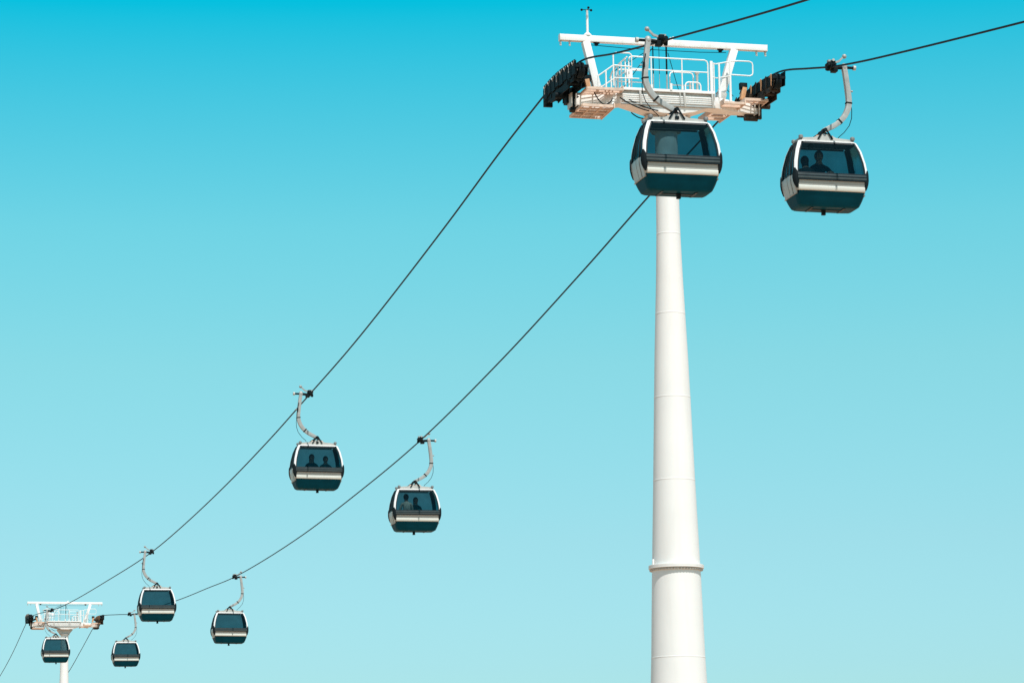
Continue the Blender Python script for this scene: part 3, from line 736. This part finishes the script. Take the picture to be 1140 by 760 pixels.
NAMES = [
 # side, along, label
 (-1, -8.69, 'largest glazed cabin hanging right in front of the near pylon head', 0),
 (1, -5.48, 'big glazed cabin right of the near pylon, rightmost of all cabins', 0),
 (-1, 38.9, 'upper of the two mid-size cabins left of centre, hanging on the left rope', 0),
 (1, 43.8, 'lower of the two mid-size cabins left of centre, hanging on the right rope', 0),
 (-1, 87.2, 'small cabin on the left rope with the right rope crossing behind it', 0),
 (1, 93.2, 'small cabin on the right rope, alone between the mid-size cabins and the far group', 0),
 (1, 142.6, 'tiny cabin just right of the far pylon', 0),
 (-1, 143.7, 'tiny cabin hanging in front of the far pylon shaft', 0),
]
cabins = []
SWING = [(0, 0), (.3, -.2), (.5, .3), (-.4, .3), (-.5, -.3), (.5, -.3), (.4, .4), (-.3, -.3)]
for i, (s, al, lab, tilt) in enumerate(NAMES):
    o = cab if i == 0 else copy_tree(cab)
    zr = ZB + zof(LK if s < 0 else RK, al)
    # each cabin swings a little about the rope
    M = Matrix.Rotation(YAW if s < 0 else YAW+PI, 3, 'Z') @ Matrix.Rotation(R(SWING[i][0]), 3, 'X') @ Matrix.Rotation(R(SWING[i][1]), 3, 'Y')
    o.location = world(s*HG, al, zr) - M @ Vector((-OFFX, 0, DROP))
    o.rotation_euler = M.to_euler()
    o['label'] = lab; o['category'] = 'gondola cabin'; o['group'] = 'glazed cabins hanging from the ropes'
    cabins.append(o)

# ------------------------------------------------------------------ passengers
def make_person(cabin, loc, rz, shirt, trousers, label, lean=0., arm=0., long_hair=False, hair=HAIR, skin=SKIN, sc_=1.1):
    """seated figure; origin on the seat under the pelvis, facing -y"""
    T = empty('person', (0, 0, 0)); T['label'] = label; T['category'] = 'person'
    J = {}; E = []; rr = {}
    def j(n, p, r, par=None):
        J[n] = (Vector(p), len(J)); rr[n] = r
        if par: E.append((J[par][1], J[n][1]))
    ly = lambda z: -lean*z
    j('pelvis', (0, 0, .10), (.15, .12)); j('waist', (0, ly(.2), .24), (.13, .10), 'pelvis'); j('chest', (0, ly(.38), .40), (.155, .11), 'waist')
    j('upper', (0, ly(.5), .50), (.12, .09), 'chest'); j('neck', (0, ly(.58)-.01, .585), (.062, .06), 'upper'); j('skull', (0, ly(.66)-.02, .66), (.06, .065), 'neck')
    j('crown', (0, ly(.76)-.01, .76), (.07, .08), 'skull')
    for s, k in ((-1, 'l'), (1, 'r')):
        j('sh'+k, (s*.17, ly(.5), .50), (.06, .06), 'upper')
        up = arm if s > 0 else 0
        el = Vector((s*.23, ly(.5)-.06-.18*up, .26+.18*up)); wr = Vector((s*.15, ly(.3)-.30-.12*up, .22+.22*up))
        j('el'+k, el, (.042, .042), 'sh'+k); j('wr'+k, wr, (.028, .028), 'el'+k)
        d = (wr-el).normalized(); j('pa'+k, wr+d*.07, (.036, .018), 'wr'+k)
        for q in range(5):
            off = (q-2)*.018; L = (.055, .085, .092, .086, .065)[q]
            if q == 0 and s > 0 or q == 4 and s < 0: off *= 1.9; L = .05
            j('f%d%s' % (q, k), wr+d*(.085 if abs(off) < .04 else .05)+Vector((off, 0, 0)), (.010, .010), 'pa'+k)
            j('g%d%s' % (q, k), wr+d*(.085+L*.6)+Vector((off*1.15, 0, -.012)), (.009, .009), 'f%d%s' % (q, k))
            j('h%d%s' % (q, k), wr+d*(.075+L)+Vector((off*1.2, 0, -.035)), (.008, .008), 'g%d%s' % (q, k))
        j('hip'+k, (s*.10, -.03, .08), (.10, .085), 'pelvis'); j('kn'+k, (s*.12, -.30, .09), (.062, .062), 'hip'+k)
        j('an'+k, (s*.12, -.26, -.30), (.04, .042), 'kn'+k); j('to'+k, (s*.13, -.36, -.34), (.04, .028), 'an'+k)
    me = bpy.data.meshes.new('body'); me.from_pydata([p for p, _ in J.values()], E, [])
    me.materials.append(shirt); me.materials.append(trousers); me.materials.append(skin); me.materials.append(SHOE)
    o = bpy.data.objects.new('body', me); COL.objects.link(o)
    sk = o.modifiers.new('s', 'SKIN'); sk.use_smooth_shade = True
    if not me.skin_vertices: 
        bm = bmesh.new(); bm.from_mesh(me); bm.verts.layers.skin.verify(); bm.to_mesh(me); bm.free()
    for k, (n, (p, i)) in enumerate(J.items()):
        me.skin_vertices[0].data[i].radius = rr[n]; me.skin_vertices[0].data[i].use_root = (n == 'pelvis')
    sb = o.modifiers.new('b', 'SUBSURF'); sb.levels = 1; sb.render_levels = 1
    dg = bpy.context.evaluated_depsgraph_get(); ev = bpy.data.meshes.new_from_object(o.evaluated_get(dg))
    o.modifiers.clear(); o.data = ev
    while len(ev.materials) < 4: ev.materials.append(None)
    for i_, mm in enumerate((shirt, trousers, skin, SHOE)): ev.materials[i_] = mm
    hands = [J['wrl'][0], J['wrr'][0]]; pal = [J['pal'][0], J['par'][0]]
    for p in ev.polygons:
        c = p.center; mi = 0
        if c.z > .575: mi = 2
        elif c.z < -.27: mi = 3
        elif c.z < .13 and c.y > -.42 and min((c-h).length for h in hands) > .13: mi = 1
        for h, q in zip(hands, pal):
            if (c-h).dot((q-h).normalized()) > -.005 and (c-h).length < .22: mi = 2
        p.material_index = mi; p.use_smooth = True
    o.parent = T
    # head: skull, jaw, nose, ears, eyes, mouth in one mesh
    hc = Vector((0, ly(.7)-.025, .735)); m = MB()
    m.ball(hc, (.076, .095, .115), 20, 0); m.ball(hc+Vector((0, -.025, -.07)), (.052, .062, .055), 14, 0)
    m.add([hc+Vector(q) for q in ((-.016, -.09, -.03), (.016, -.09, -.03), (0, -.118, -.028), (0, -.092, .015))], [(0,1,2), (0,2,3), (2,1,3), (1,0,3)], 0)
    for s in (-1, 1): m.ball(hc+Vector((s*.077, .01, -.01)), (.012, .022, .032), 8, 0); m.ball(hc+Vector((s*.030, -.083, .004)), (.013, .009, .008), 8, 1)
    m.box(hc+Vector((0, -.089, -.062)), (.042, .008, .009), mi=1)
    m.build('face', [skin, hair], T, fix=False)
    m = MB(); m.ball(hc+Vector((0, .016, .022)), (.096, .106, .118), 16)
    if long_hair: m.ball(hc+Vector((0, .05, -.08)), (.085, .05, .15), 14)
    # keep the face clear
    m.v = [((v[0], max(v[1], hc.y-.052 if v[2] < hc.z+.055 else -9), v[2])) for v in m.v]
    m.build('hair', hair, T, fix=False)
    for ch in [c for c in bpy.data.objects if c.parent == T]: pass
    cr = Matrix.Rotation(cabin.rotation_euler.z, 4, 'Z')
    T.location = cabin.location + cr @ Vector((loc[0], loc[1], -3.225+DROP+loc[2])); T.rotation_euler = (0, 0, cabin.rotation_euler.z + rz); T.scale = (sc_,)*3
    return T
def cloth(name, c): return mat(name, c, .85, var=.15, scale=25)
NAVY = cloth('navy_cloth', (.015, .02, .04)); BLACKC = cloth('black_cloth', (.012, .012, .014)); BEIGE = cloth('beige_cloth', (.80, .62, .50)); GREY = cloth('grey_cloth', (.06, .06, .065)); DENIM = cloth('denim_cloth', (.03, .05, .10))
# in the right-hand near cabin (cabin is turned round: its local -x is to the right)
make_person(cabins[1], (.02, -.30, .06), PI, NAVY, DENIM, 'dark-dressed passenger sitting upright mid-window in the rightmost big cabin', arm=.5, sc_=1.2)
make_person(cabins[1], (.48, .22, -.06), 0, BLACKC, DENIM, 'passenger low at the left window edge of the rightmost big cabin', lean=.35, long_hair=True)
make_person(cabins[2], (-.14, .22, -.07), 0, BLACKC, DENIM, 'dark passenger on the left inside the upper mid-size cabin', long_hair=True, sc_=1.15)
make_person(cabins[2], (.40, .22, -.09), 0, GREY, DENIM, 'dark passenger on the right inside the upper mid-size cabin')
make_person(cabins[3], (.36, .30, .04), 0, BEIGE, DENIM, 'passenger in a beige top inside the lower mid-size cabin', lean=.3, sc_=1.15)
make_person(cabins[3], (-.10, -.30, .0), PI, BLACKC, DENIM, 'black-dressed passenger beside the one in beige, lower mid-size cabin', long_hair=True)
